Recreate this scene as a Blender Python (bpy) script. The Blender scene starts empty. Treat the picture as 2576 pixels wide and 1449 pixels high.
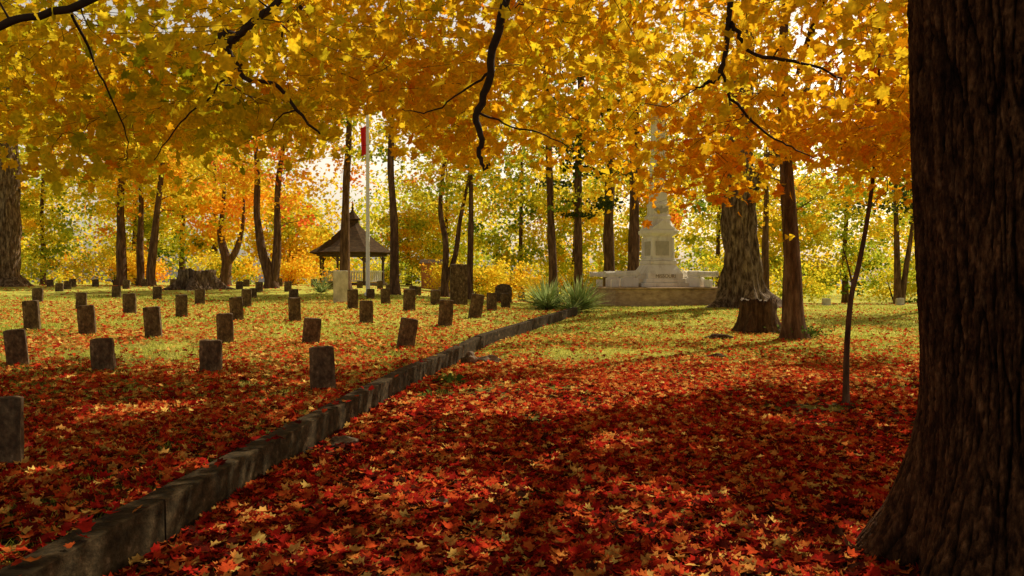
import bpy, bmesh, math, random
import numpy as np
from mathutils import Vector, noise, Matrix
R = np.random.default_rng(7)
random.seed(7)
scene = bpy.context.scene
COL = scene.collection
rad = math.radians
EL,AZ=rad(46),rad(44)
kx,ky=math.sin(AZ)/math.tan(EL),math.cos(AZ)/math.tan(EL)

# ------------------------------------------------------------------ terrain
XC_Y=[0,3,4.3,6.6,11.7,17.7,26.7,40,200]; XC_X=[-2.3,-2.2,-2.13,-1.94,-1.5,-.56,2.2,3.5,3.5]
ZR_Y=[-20,14,18,22,27,32,40,50,60,90,400]; ZR_Z=[0,0,.1,.22,.36,.44,.28,.0,-.35,-.8,-2]
ZL_Y=[-20,9,12,15,18,22,32,45,60,100,400]; ZL_Z=[.17,.17,.22,.35,.45,.6,.8,1.15,1.08,.9,-.5]
def xc(y): return np.interp(y,XC_Y,XC_X)
def gz(x,y):
    x=np.asarray(x,float); y=np.asarray(y,float)
    s=x-xc(y); zr=np.interp(y,ZR_Y,ZR_Z); zl=np.interp(y,ZL_Y,ZL_Z)
    w=np.interp(y,[27,45],[6,15]); t=np.clip(-s/w,0,1); t=t*t*(3-2*t)
    st=np.interp(y,[25,29],[.2,0]); left=(zr+st)*(1-t)+zl*t
    z=np.where(s<-.1,left,zr)
    return z+.018*np.sin(x*1.3+y*.7)*np.sin(y*1.1-x*.4)
def g(x,y): return float(gz(x,y))

# ------------------------------------------------------------------ helpers
def fast_mesh(name, verts, flat_idx, sizes, tint=None, mat=None, smooth=False, ptint=None):
    me=bpy.data.meshes.new(name)
    verts=np.asarray(verts,np.float32); flat_idx=np.asarray(flat_idx,np.int32); sizes=np.asarray(sizes,np.int32)
    me.vertices.add(len(verts)); me.vertices.foreach_set('co',verts.ravel())
    me.loops.add(len(flat_idx)); me.loops.foreach_set('vertex_index',flat_idx)
    me.polygons.add(len(sizes))
    st=np.concatenate([[0],np.cumsum(sizes)[:-1]]).astype(np.int32)
    me.polygons.foreach_set('loop_start',st); me.polygons.foreach_set('loop_total',sizes)
    if smooth: me.polygons.foreach_set('use_smooth',np.ones(len(sizes),bool))
    me.update(calc_edges=True)
    if tint is not None:
        a=me.attributes.new('tint','FLOAT','FACE'); a.data.foreach_set('value',np.asarray(tint,np.float32))
    if ptint is not None:
        a=me.attributes.new('tint','FLOAT','POINT'); a.data.foreach_set('value',np.asarray(ptint,np.float32))
    if mat: me.materials.append(mat)
    return me
def obj(name,me,parent=None,loc=(0,0,0),rot=(0,0,0),**kw):
    o=bpy.data.objects.new(name,me); COL.objects.link(o); o.location=loc; o.rotation_euler=rot
    if parent: o.parent=parent
    for k,v in kw.items(): o[k]=v
    return o
def empty(name,loc,rot=(0,0,0),**kw):
    o=obj(name,None,None,loc,rot,**kw); o.empty_display_size=.3; return o

MAPLE=[(0,-.32),(.26,-.37),(.29,-.18),(.63,.02),(.40,.14),(.47,.42),(.19,.35),(0,.70)]
MAPLE=np.array(MAPLE+[(-a,b) for a,b in MAPLE[-2:0:-1]])
MID=np.array([(0,-.35),(.45,-.2),(.25,.08),(.2,.4),(0,.62),(-.3,.2),(-.45,-.2)])
QUAD=np.array([(0,-.5),(.38,.0),(0,.5),(-.38,0)])
def leaves(P,size,tint,shape,zbias=.8,curl=.25,flat=False):
    n=len(P)
    if n==0: return np.zeros((0,3)),np.zeros(0),np.zeros(0),np.zeros(0)
    N=R.normal(size=(n,3))
    if flat: N*=np.array([zbias,zbias,.1]); N[:,2]=np.abs(N[:,2])+1
    else: N[:,2]+=zbias
    N/=np.linalg.norm(N,axis=1)[:,None]
    T=R.normal(size=(n,3)); T-=(T*N).sum(1)[:,None]*N; T/=np.linalg.norm(T,axis=1)[:,None]
    B=np.cross(N,T); S=np.asarray(size).reshape(-1,1,1)*np.ones((n,1,1))
    c=(R.random(n)*1.4-.5)*curl
    r2=(shape**2).sum(1)
    fold=np.abs(shape[:,0])
    off=c[:,None]*r2[None,:]+ (R.random(n)*curl*1.2)[:,None]*fold[None,:]
    asp=(.75+.35*R.random(n))[:,None,None]
    V=P[:,None,:]+S*(T[:,None,:]*shape[None,:,0:1]*asp+B[:,None,:]*shape[None,:,1:2]+N[:,None,:]*off[:,:,None])
    k=len(shape)
    return V.reshape(-1,3),np.arange(n*k),np.full(n,k),tint
def leaf_mesh(name,parts,mat):
    Vs,Is,Ss,Ts=[],[],[],[];o=0
    for V,I,S,T in parts:
        Vs.append(V);Is.append(I+o);Ss.append(S);Ts.append(T);o+=len(V)
    return fast_mesh(name,np.concatenate(Vs),np.concatenate(Is),np.concatenate(Ss),np.concatenate(Ts),mat)

class Tubes:
    def __init__(s): s.V=[];s.F=[]
    def add(s,pts,rr,sides=6,rough=0,cap=True,flare=0):
        pts=[Vector(p) for p in pts]; base=len(s.V); n=len(pts)
        up=Vector((0.13,1,.07))
        for i,p in enumerate(pts):
            d=(pts[min(i+1,n-1)]-pts[max(i-1,0)]).normalized()
            a=d.cross(up)
            if a.length<.1: a=d.cross(Vector((1,0,0)))
            a.normalize(); b=d.cross(a)
            for k in range(sides):
                th=2*math.pi*k/sides
                q=a*math.cos(th)+b*math.sin(th); r=rr[i]
                if rough: r*=1+rough*noise.noise(Vector((q.x*3+p.x,q.y*3+p.y,p.z*.8+q.z)))
                if flare and p.z<1.1: r*=1+flare*max(0,1-p.z/1.1)*.5*(math.sin(th*5+base)+.6*math.sin(th*3))
                s.V.append(p+q*r)
        for i in range(n-1):
            for k in range(sides):
                k2=(k+1)%sides
                s.F.append((base+i*sides+k,base+i*sides+k2,base+(i+1)*sides+k2,base+(i+1)*sides+k))
        if cap: s.F.append(tuple(base+(n-1)*sides+k for k in range(sides)))
    def mesh(s,name,mat):
        me=bpy.data.meshes.new(name); me.from_pydata(s.V,[],s.F)
        me.polygons.foreach_set('use_smooth',[True]*len(me.polygons)); me.materials.append(mat); return me
def smooth_path(ctrl,n=4):
    C=[np.array(c,float) for c in ctrl]; out=[]
    for i in range(len(C)-1):
        p0=C[max(i-1,0)];p1=C[i];p2=C[i+1];p3=C[min(i+2,len(C)-1)]
        for j in range(n):
            t=j/n; out.append(.5*((2*p1)+(-p0+p2)*t+(2*p0-5*p1+4*p2-p3)*t*t+(-p0+3*p1-3*p2+p3)*t**3))
    out.append(C[-1]); return out

def bm_box(bm,c,s,bev=0,mi=0):
    r=bmesh.ops.create_cube(bm,size=1)
    vs=r['verts']; bmesh.ops.scale(bm,vec=s,verts=vs); bmesh.ops.translate(bm,vec=c,verts=vs)
    if bev:
        es=list({e for v in vs for e in v.link_edges})
        bmesh.ops.bevel(bm,geom=es,offset=bev,segments=2,affect='EDGES',profile=.5)
    return vs
def bm_mesh(name,bm,mat,smooth=False):
    me=bpy.data.meshes.new(name); bm.normal_update(); bm.to_mesh(me); bm.free(); me.materials.append(mat)
    if smooth: me.polygons.foreach_set('use_smooth',[True]*len(me.polygons))
    return me
def lathe(bm,prof,seg,sq=False,phase=0,c=(0,0,0)):
    rings=[]
    for r,z in prof:
        rings.append([bm.verts.new((c[0]+r*math.cos(2*math.pi*k/seg+phase),c[1]+r*math.sin(2*math.pi*k/seg+phase),c[2]+z)) for k in range(seg)])
    for a,b in zip(rings[:-1],rings[1:]):
        for k in range(seg): bm.faces.new((a[k],a[(k+1)%seg],b[(k+1)%seg],b[k]))
    bm.faces.new(rings[-1]); bm.faces.new(rings[0][::-1])

# ------------------------------------------------------------------ materials
def newmat(name):
    m=bpy.data.materials.new(name); m.use_nodes=True; nt=m.node_tree; nt.nodes.clear()
    out=nt.nodes.new('ShaderNodeOutputMaterial'); return m,nt,out
def ramp(nt,stops,interp='LINEAR'):
    r=nt.nodes.new('ShaderNodeValToRGB'); cr=r.color_ramp; cr.interpolation=interp
    while len(cr.elements)<len(stops): cr.elements.new(.5)
    for e,(p,c) in zip(cr.elements,stops): e.position=p; e.color=(*c,1)
    return r
def mat_leaf(name,stops,trans=.5,gloss=.03,vein=True):
    m,nt,out=newmat(name); L=nt.links
    at=nt.nodes.new('ShaderNodeAttribute'); at.attribute_name='tint'
    r=ramp(nt,stops); L.new(at.outputs['Fac'],r.inputs[0]); col=r.outputs[0]
    if vein:
        tc=nt.nodes.new('ShaderNodeTexCoord'); nz=nt.nodes.new('ShaderNodeTexNoise'); nz.inputs['Scale'].default_value=28
        L.new(tc.outputs['Object'],nz.inputs['Vector'])
        mr=nt.nodes.new('ShaderNodeMapRange'); mr.inputs[1].default_value=.3;mr.inputs[2].default_value=.7;mr.inputs[3].default_value=.65;mr.inputs[4].default_value=1.1
        L.new(nz.outputs['Fac'],mr.inputs[0])
        mx=nt.nodes.new('ShaderNodeMix'); mx.data_type='RGBA'; mx.blend_type='MULTIPLY'; mx.inputs[0].default_value=1
        L.new(col,mx.inputs[6]); L.new(mr.outputs[0],mx.inputs[7]); col=mx.outputs[2]
    d=nt.nodes.new('ShaderNodeBsdfDiffuse'); t=nt.nodes.new('ShaderNodeBsdfTranslucent'); gl=nt.nodes.new('ShaderNodeBsdfGlossy')
    gl.inputs['Roughness'].default_value=.5
    L.new(col,d.inputs[0]); L.new(col,t.inputs[0]); L.new(col,gl.inputs[0])
    a=nt.nodes.new('ShaderNodeMixShader'); a.inputs[0].default_value=trans; L.new(d.outputs[0],a.inputs[1]); L.new(t.outputs[0],a.inputs[2])
    b=nt.nodes.new('ShaderNodeMixShader'); b.inputs[0].default_value=gloss; L.new(a.outputs[0],b.inputs[1]); L.new(gl.outputs[0],b.inputs[2])
    L.new(b.outputs[0],out.inputs[0]); return m
def mat_rock(name,stops,scale=(4,4,4),rough=.85,bump=.4,bscale=18,spec=.3,detail=8,dist=.02,attr=None):
    m,nt,out=newmat(name); L=nt.links
    tc=nt.nodes.new('ShaderNodeTexCoord'); mp=nt.nodes.new('ShaderNodeMapping'); mp.inputs['Scale'].default_value=scale
    L.new(tc.outputs['Object'],mp.inputs[0])
    n1=nt.nodes.new('ShaderNodeTexNoise'); n1.inputs['Scale'].default_value=1; n1.inputs['Detail'].default_value=detail; n1.inputs['Roughness'].default_value=.68
    L.new(mp.outputs[0],n1.inputs['Vector']); r=ramp(nt,stops); L.new(n1.outputs['Fac'],r.inputs[0]); col=r.outputs[0]
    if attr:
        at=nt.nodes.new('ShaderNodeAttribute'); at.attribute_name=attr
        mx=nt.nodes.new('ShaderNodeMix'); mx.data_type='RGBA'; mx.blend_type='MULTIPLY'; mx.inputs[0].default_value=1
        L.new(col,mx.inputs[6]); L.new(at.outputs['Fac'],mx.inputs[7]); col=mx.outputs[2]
    p=nt.nodes.new('ShaderNodeBsdfPrincipled'); p.inputs['Roughness'].default_value=rough; p.inputs['Specular IOR Level'].default_value=spec
    L.new(col,p.inputs['Base Color'])
    mp2=nt.nodes.new('ShaderNodeMapping'); mp2.inputs['Scale'].default_value=tuple(v/max(scale)*bscale for v in scale); L.new(tc.outputs['Object'],mp2.inputs[0])
    n2=nt.nodes.new('ShaderNodeTexNoise'); n2.inputs['Scale'].default_value=1; n2.inputs['Detail'].default_value=6; L.new(mp2.outputs[0],n2.inputs['Vector'])
    b=nt.nodes.new('ShaderNodeBump'); b.inputs['Strength'].default_value=bump; b.inputs['Distance'].default_value=dist
    L.new(n2.outputs['Fac'],b.inputs['Height']); L.new(b.outputs[0],p.inputs['Normal'])
    L.new(p.outputs[0],out.inputs[0]); return m
M_canopy=mat_leaf('autumn_canopy_leaf',[(0,(.30,.36,.01)),(.2,(.66,.58,.015)),(.4,(.98,.72,.03)),(.58,(.98,.54,.014)),(.78,(.97,.38,.008)),(1,(.85,.16,.01))],.7)
M_far=mat_leaf('autumn_far_leaf',[(0,(.12,.20,.02)),(.2,(.42,.50,.04)),(.4,(.92,.76,.055)),(.6,(.96,.56,.03)),(.8,(.94,.35,.04)),(1,(.87,.18,.04))],.62,vein=False)
M_ever=mat_leaf('evergreen_needle',[(0,(.025,.04,.012)),(1,(.10,.13,.03))],.25,vein=False)
M_litter=mat_leaf('fallen_leaf',[(0,(.05,.018,.01)),(.14,(.19,.014,.01)),(.30,(.52,.022,.014)),(.48,(.64,.085,.022)),(.64,(.70,.22,.045)),(.82,(.78,.44,.11)),(1,(.90,.66,.17))],.25,.02)
M_grass=mat_leaf('lawn_grass',[(0,(.13,.19,.02)),(.45,(.42,.46,.055)),(1,(.80,.72,.20))],.45,vein=False)
M_yucca=mat_leaf('yucca_blade',[(0,(.22,.32,.08)),(1,(.58,.64,.26))],.35,vein=False)
M_bark=mat_rock('brown_bark',[(.3,(.028,.014,.008)),(.5,(.12,.062,.033)),(.7,(.27,.16,.09))],(9,9,1.6),.9,1,40,.15,dist=.05)
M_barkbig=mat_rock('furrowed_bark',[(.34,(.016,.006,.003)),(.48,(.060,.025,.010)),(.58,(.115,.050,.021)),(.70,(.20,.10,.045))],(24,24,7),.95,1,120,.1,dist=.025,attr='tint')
M_barkgrey=mat_rock('rough_brown_bark',[(.36,(.040,.022,.012)),(.47,(.13,.080,.045)),(.56,(.26,.175,.105)),(.68,(.44,.32,.20))],(9,9,2.2),.9,1,40,.15,dist=.09)
M_twig=mat_rock('twig_bark',[(.3,(.018,.010,.006)),(.7,(.06,.034,.02))],(9,9,9),.9,.3)
M_wood=mat_rock('cut_wood',[(.3,(.06,.04,.022)),(.7,(.17,.12,.07))],(5,5,5),.9,.6)
M_stone=mat_rock('weathered_headstone',[(.28,(.024,.013,.006)),(.45,(.080,.046,.022)),(.6,(.17,.11,.055)),(.75,(.44,.31,.18))],(12,12,8),.9,.8,40)
M_pale=mat_rock('pale_headstone',[(.3,(.38,.33,.22)),(.6,(.70,.63,.48)),(.75,(.8,.75,.6))],(5,5,3),.85,.4,30)
M_kerb=mat_rock('mossy_kerb_stone',[(.3,(.012,.007,.003)),(.48,(.038,.025,.011)),(.62,(.078,.050,.024)),(.76,(.24,.165,.09))],(9,9,12),.95,.35,60,.1)
M_marble=mat_rock('memorial_stone',[(.3,(.58,.53,.46)),(.5,(.80,.76,.69)),(.75,(.87,.84,.78))],(3,3,1.2),.75,.25,25)
M_panel=mat_rock('dark_memorial_panel',[(.3,(.34,.31,.24)),(.7,(.55,.50,.41))],(3,3,3),.8,.3)  # darker stone tone for the panels and eagle
M_conc=mat_rock('platform_concrete',[(.3,(.24,.15,.09)),(.5,(.44,.30,.18)),(.75,(.64,.48,.32))],(3,3,6),.9,.4)
M_letter=mat_rock('carved_letter_stone',[(.3,(.20,.15,.10)),(.7,(.32,.26,.18))],(5,5,5),.9,.2)
M_white=mat_rock('white_paint',[(.3,(.80,.78,.72)),(.7,(.88,.87,.84))],(3,3,3),.5,.1)
M_shingle=mat_rock('gazebo_shingle',[(.3,(.03,.016,.008)),(.5,(.07,.04,.018)),(.7,(.13,.08,.04))],(3,3,14),.95,.8,30,.1)
M_post=mat_rock('gazebo_timber',[(.3,(.05,.028,.018)),(.7,(.13,.08,.05))],(4,4,2),.8,.3)
M_red=mat_rock('red_flag_cloth',[(.3,(.75,.02,.02)),(.7,(.85,.04,.03))],(3,3,3),.8,.1)
M_rock=mat_rock('field_rock',[(.3,(.05,.035,.022)),(.6,(.2,.14,.09)),(.75,(.4,.31,.22))],(6,6,6),.9,.7)

def ground_mat():
    m,nt,out=newmat('leafy_ground'); L=nt.links
    tc=nt.nodes.new('ShaderNodeTexCoord')
    def nz(s,d=6,r=.6):
        n=nt.nodes.new('ShaderNodeTexNoise'); n.inputs['Scale'].default_value=s; n.inputs['Detail'].default_value=d; n.inputs['Roughness'].default_value=r
        L.new(tc.outputs['Object'],n.inputs['Vector']); return n.outputs['Fac']
    soil=ramp(nt,[(.3,(.012,.008,.004)),(.5,(.06,.032,.010)),(.62,(.11,.08,.018)),(.72,(.16,.06,.02))]); L.new(nz(14),soil.inputs[0])
    grs=ramp(nt,[(.3,(.18,.22,.03)),(.44,(.42,.45,.06)),(.58,(.68,.62,.13)),(.70,(.68,.48,.10)),(.8,(.55,.24,.06))]); L.new(nz(5,9,.75),grs.inputs[0])
    sx=nt.nodes.new('ShaderNodeSeparateXYZ'); L.new(tc.outputs['Object'],sx.inputs[0])
    mr=nt.nodes.new('ShaderNodeMapRange'); mr.inputs[1].default_value=8; mr.inputs[2].default_value=19; L.new(sx.outputs['Y'],mr.inputs[0])
    ad=nt.nodes.new('ShaderNodeMath'); ad.operation='ADD'; L.new(mr.outputs[0],ad.inputs[0])
    s2=nt.nodes.new('ShaderNodeMapRange'); s2.inputs[1].default_value=.35; s2.inputs[2].default_value=.65; s2.inputs[3].default_value=-.35; s2.inputs[4].default_value=.35; L.new(nz(1.6,6),s2.inputs[0])
    L.new(s2.outputs[0],ad.inputs[1]); ad.use_clamp=True
    mx=nt.nodes.new('ShaderNodeMix'); mx.data_type='RGBA'; L.new(ad.outputs[0],mx.inputs[0]); L.new(soil.outputs[0],mx.inputs[6]); L.new(grs.outputs[0],mx.inputs[7])
    p=nt.nodes.new('ShaderNodeBsdfPrincipled'); p.inputs['Roughness'].default_value=1; p.inputs['Specular IOR Level'].default_value=.1
    L.new(mx.outputs[2],p.inputs['Base Color'])
    b=nt.nodes.new('ShaderNodeBump'); b.inputs['Strength'].default_value=1; b.inputs['Distance'].default_value=.05; L.new(nz(22),b.inputs['Height']); L.new(b.outputs[0],p.inputs['Normal'])
    L.new(p.outputs[0],out.inputs[0]); return m

# ------------------------------------------------------------------ ground sheet
sL=np.concatenate([-np.geomspace(250,.6,60),[-.4,-.25,-.115,-.1001]]); sR=np.concatenate([[-.0999,-.085,.0,.15,.35],np.geomspace(.6,250,60)])
S=np.concatenate([sL,sR]); Y=np.concatenate([[-60,-30,-12,-5],np.arange(-2,40,.35),np.geomspace(40,400,50)])
SS,YY=np.meshgrid(S,Y); XX=SS+xc(YY); ZZ=gz(XX,YY)
V=np.stack([XX,YY,ZZ],-1).reshape(-1,3); nc=len(S); nr=len(Y)
I=(np.arange(nr-1)[:,None]*nc+np.arange(nc-1)[None,:]).ravel()
F=np.stack([I,I+1,I+nc+1,I+nc],1).ravel()
obj('ground',fast_mesh('ground',V,F,np.full(len(I),4),mat=ground_mat(),smooth=True),kind='structure',label='leaf-covered lawn sloping gently up through the cemetery',category='ground')

# ------------------------------------------------------------------ kerb stones
joints=[1.7,4.8,8.1,11.5,14.6,17.6,21.4,24.2,27.0]
for j,(a,b) in enumerate(zip(joints[:-1],joints[1:])):
    a+=.007;b-=.007; n=max(8,int((b-a)/.1)); prof=[(-.085,-.25),(-.087,.1),(-.086,.258),(-.08,.268),(-.03,.270),(.04,.270),(.087,.269),(.094,.262),(.095,.12),(.097,-.02),(.10,-.3)]
    bm=bmesh.new(); rings=[]; dx=random.uniform(-.005,.005); dz=random.uniform(-.005,.005); ym=(a+b)/2
    o0=Vector((float(xc(ym))-.1,ym,g(float(xc(ym))+.3,ym)))
    for i in range(n+1):
        y=a+(b-a)*i/n; x=float(xc(y))-.1; t=(float(xc(y+.3))-float(xc(y-.3)))/.6; nx=Vector((1,-t,0)).normalized()
        z=float(np.interp(y,ZR_Y,ZR_Z)); rg=[]
        for k,(s,h) in enumerate(prof):
            p=Vector((x+dx,y,z+h+dz))+nx*s
            q=noise.noise(p*1.5)*.002+noise.noise(p*18)*.0012
            if h>0: p+=nx*(q if s>0 else -q); p.z+=noise.noise(p*9+Vector((5,0,0)))*.001
            if i in (0,n) : p.z-= .004 if h>.2 else 0
            rg.append(bm.verts.new(p-o0))
        rings.append(rg)
    m=len(prof)
    for p0,p1 in zip(rings[:-1],rings[1:]):
        for k in range(m-1): bm.faces.new((p0[k],p0[k+1],p1[k+1],p1[k]))
    bm.faces.new(rings[0]); bm.faces.new(rings[-1][::-1]); bmesh.ops.recalc_face_normals(bm,faces=bm.faces)
    obj('kerb_stone',bm_mesh('kerb_stone',bm,M_kerb),loc=o0,label='long weathered mossy kerb stone edging the grave plot',category='kerb stone',group='kerb stones edging the grave plot')

# ------------------------------------------------------------------ headstones
def headstone(x,y,h,w=.3,th=.1,tx=0,ty=0,rz=0,mat=None,round_=False,label=None,name='headstone',cat='headstone',group='small numbered military headstones'):
    bm=bmesh.new()
    bmesh.ops.create_cube(bm,size=1)
    bmesh.ops.subdivide_edges(bm,edges=bm.edges[:],cuts=5,use_grid_fill=True)
    se=random.random()*50
    for v in bm.verts:
        x0,y0,z0=v.co
        zt=z0+.5
        if round_ and zt>.8: zt=.8+(zt-.8)*math.sqrt(max(0,1-(2*x0)**2*.9))
        px_,py_,pz_=x0*w,y0*th,zt*(h+.2)-.2
        if abs(x0)>.49 and abs(z0)>.49: pz_-=.012*(1 if z0>0 else 0); px_*=.975
        if abs(y0)>.49 and z0>.49: pz_-=.008; py_*=.9
        q=Vector((px_,py_,pz_+se))
        px_+=noise.noise(q*7)*.010; py_+=noise.noise(q*7+Vector((9,0,0)))*.01; pz_+=noise.noise(q*6+Vector((0,9,0)))*.012 if z0>.3 else 0
        v.co=(px_,py_,pz_)
    me=bm_mesh(name,bm,mat or M_stone)
    lb=label or ('small grey-brown upright headstone'+(' leaning over' if abs(tx)+abs(ty)>7 else '')+' in leaf-strewn grass')
    kw=dict(label=lb,category=cat)
    if group: kw['group']=group
    return obj(name,me,loc=(x,y,g(x,y)),rot=(rad(tx),rad(ty),rad(rz)),**kw)
ST=[(-3.83,5.97,.53,.26,0,0),(-7.63,12.3,.565,.29,0,-6),(-10.6,17.6,.66,.31,0,-3),(-16.8,28.2,.53,.33,0,0),(-13.2,24.4,.52,.3,0,0),(-8.9,16.7,.63,.32,0,-4),
(-16.2,32.6,.49,.33,0,0),(-6.05,11.8,.5,.31,0,-4),(-10.7,22.3,.58,.33,0,-2),(-7.2,16,.63,.31,0,-4),(-13.9,31.2,.5,.33,0,0),(-8.8,21.2,.6,.3,0,0),(-10.7,27.3,.53,.33,0,0),
(-4.39,11.6,.49,.30,0,0),(-5.54,15.4,.58,.3,0,-2),(-6.9,20,.6,.32,0,-4),(-8.5,25.5,.58,.3,0,0),(-5.45,20,.6,.3,0,-2),(-8.5,31,.4,.35,0,0),(-3.95,15.6,.52,.33,0,5),
(-2.34,9.85,.55,.30,0,-2),(-4.9,24.5,.61,.33,0,0),(-3.66,20,.57,.33,0,0),(-5.6,31.5,.4,.32,0,0),(-4.36,27.5,.53,.33,0,-2),(-3.1,24,.66,.35,0,0),(-2.09,15.6,.58,.34,0,9),
(-2.65,27.5,.52,.33,0,0),(-1.67,19.8,.67,.35,0,4),(-1.06,22.5,.68,.36,0,9),(-1.9,29.5,.5,.35,0,0),(-.65,25.5,.58,.32,0,0),(-.23,28.5,.55,.32,0,0),(-4.6,37,.45,.34,0,0),(-10.4,32,.4,.28,0,0)]
for s in ST: headstone(s[0],s[1],s[2],s[3],.11,random.uniform(-3,3),s[5],random.uniform(8,22))
for i in range(26):
    x=-27.5+i*.95+random.uniform(-.3,.3); y=random.choice([38,41,44.5,44.8])+random.uniform(-.3,.3)
    if -21<x<-15.5 and y<41 : y=44
    headstone(x,y,random.uniform(.38,.5),.34,.12,0,random.uniform(-3,3),12)
for x,y in [(15,38),(19,39),(22.3,39.5),(24,38.5)]:
    headstone(x,y,.34,.4,.14,0,0,12,M_pale,label='small pale headstone at the edge of the lawn',group='pale headstones at the lawn edge')
headstone(-6.15,28.6,1.15,.52,.16,0,0,16,M_pale,label='tall pale marble headstone with a softly rounded top',name='tall_headstone',group=None,round_=False)
headstone(-1.9,28.4,1.48,.6,.22,0,0,14,M_stone,label='tall dark square-topped grave slab in the grass',name='grave_slab',group=None)
headstone(-.4,37,.85,.75,.3,0,0,10,M_stone,round_=True,label='dark rounded old headstone near the trees',name='rounded_headstone',group=None)

# ------------------------------------------------------------------ trees
def sun_open(P):
    """mask of leaf positions to cut from the crowns, openings added so sun patches reach the path"""
    P=np.asarray(P); GX=P[:,0]-kx*P[:,2]; GY=P[:,1]-ky*P[:,2]; m=np.zeros(len(P),bool)
    wob=np.array([noise.noise(Vector((a*1.7,b*1.9,4)))*.9+noise.noise(Vector((a*4,b*4,9)))*.6 for a,b in zip(GX,GY)])
    for cx_,cy_,rx,ry in ((-.1,10.0,1.7,.95),(1.2,11.4,2.1,1.05),(2.9,13.0,2.5,1.2),(-.5,5.9,.6,.5),(2.0,15.6,3.6,2.0),(-4.2,8.3,.6,.45),(.9,7.6,.5,.35),(3.2,8.8,.5,.3)):  # chosen ground patches, lit through the leaves cut away here
        m|=((GX-cx_)/rx)**2+((GY-cy_)/ry)**2<1+wob
    dap=np.array([noise.noise(Vector((a*1.5+31,b*1.7,2))) for a,b in zip(GX,GY)])
    return m|(dap>.43)
DENS=.72
def make_tree(name,label,cat,x,y,trunks,ells,nclump,per,size,tm,ts,mat=M_far,bark=M_bark,shape=QUAD,sides=10,crad=.8,rough=.25,flare=.35,br=.03,group=None,cz=.6,nodemin=1.5,zb=.8,dens=None,ns=4,gap=False):
    z0=g(x,y); kw=dict(label=label,category=cat)
    if group: kw['group']=group
    e=empty(name,(x,y,z0),**kw)
    T=Tubes(); nodes=[]
    for tr in trunks:
        p=smooth_path(tr,ns); T.add([q[:3] for q in p],[q[3] for q in p],sides,rough,flare=flare if tr[0][2]<.2 else 0)
        nodes+= [(q[:3],q[3]) for q in p if q[2]>nodemin]
    cl=[]; nclump*= (dens or DENS)
    wts=np.array([a[3]*a[4]*a[5]*(a[6] if len(a)>6 else 1) for a in ells]); wts=wts/wts.sum()
    for a,wt in zip(ells,wts):
        k=max(4,int(nclump*wt)); d=R.normal(size=(k,3)); d/=np.linalg.norm(d,axis=1)[:,None]
        rr=R.random(k)**(1/2.4); cl.append(np.array(a[:3])+d*rr[:,None]*np.array(a[3:6]))
    cl=np.concatenate(cl)
    top=np.array(nodes[0][0]); order=np.argsort(np.linalg.norm(cl-top,axis=1))
    NP=[n[0] for n in nodes]; NR=[n[1] for n in nodes]
    for i in order:
        c=cl[i]; A=np.array(NP); dd=np.linalg.norm(A-c,axis=1)+ .8*np.maximum(0,A[:,2]-c[2]+.3); j=int(np.argmin(dd)); p=A[j]; L_=np.linalg.norm(c-p)
        r0=min(NR[j]*.6,br*.35+br*.35*L_); m1=p+(c-p)*.35+np.array([0,0,.08*L_])+R.normal(size=3)*.06*L_; m2=p+(c-p)*.7+np.array([0,0,.06*L_])+R.normal(size=3)*.07*L_
        T.add([p,m1,m2,c],[r0,r0*.8,r0*.55,r0*.25],4,0,cap=False)
        for q,r_ in ((m1,r0*.8),(m2,r0*.6),(c,r0*.35)): NP.append(q); NR.append(max(r_,.012))
    trunk=obj('trunk',T.mesh('trunk',bark),e)
    n=len(cl); cr=crad*(.6+.8*R.random(n)); P=np.repeat(cl,per,0); G=R.normal(size=(len(P),3))*.55
    G*=np.repeat(cr,per)[:,None]; G[:,2]*=cz; P=P+G
    ct=np.repeat(tm+ts*R.normal(size=n),per)+.05*R.normal(size=len(P)); ct=np.clip(ct,0,1)
    P[:,2]=np.maximum(P[:,2],.15)
    if gap:
        k_=~sun_open(P+np.array([x,y,z0])); P=P[k_]; ct=ct[k_]
    obj('crown',leaf_mesh('crown',[leaves(P,size*(.7+.6*R.random(len(P))),ct,shape,zb)],mat),e)
    return e
def straight(r,h,lean=(0,0),rt=.35,wob=.15):
    r*=.88
    a=[(0,0,-.2,r*1.7),(0,0,.25,r*1.25),(0,0,.9,r*1.03)]
    n=5
    for i in range(1,n+1):
        t=i/n; a.append((lean[0]*t+random.uniform(-wob,wob)*.5,lean[1]*t+random.uniform(-wob,wob)*.5,.9+(h-.9)*t,r*(1-(1-rt)*t)))
    return a
make_tree('maple_tree','massive grey-trunked maple with flared roots and yellow crown','tree',-28.9,45,[straight(1.05,13,(.6,0),.4)],[(0,0,11,7,6,5.5),(5,-1,9,4,4,3)],130,60,.26,.38,.12,bark=M_barkgrey,sides=36,crad=1.1,br=.06,flare=.5,ns=8)
make_tree('maple_tree','dark-trunked maple with yellow leaves','tree',-23.5,48,[straight(.32,11)],[(0,0,9,4,4,5)],90,60,.26,.38,.14)
make_tree('maple_tree','slim dark-trunked maple beside its twin','tree',-22.7,48.7,[straight(.24,10)],[(0,0,8,3,3,4)],60,55,.26,.5,.15)
make_tree('maple_tree','dark maple leaning over with golden leaves','tree',-21.3,47,[straight(.27,10,(1.1,0))],[(1,0,8.5,4,4,4.5)],90,60,.26,.38,.14)
make_tree('maple_tree','low dark tree forking close to the ground, orange leaves','tree',-18,50,[[(0,0,-.2,.5),(0,0,.4,.36),(.1,0,1.6,.28),(-.3,0,3.2,.2),(-.1,0,5,.14),(0,0,7,.07)],[(0,0,1.2,.22),(.7,0,2.2,.18),(1.1,0,3.6,.13),(1.2,0,5.5,.07)]],[(0,0,5.6,4,3.5,3)],90,60,.25,.6,.16)
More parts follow.
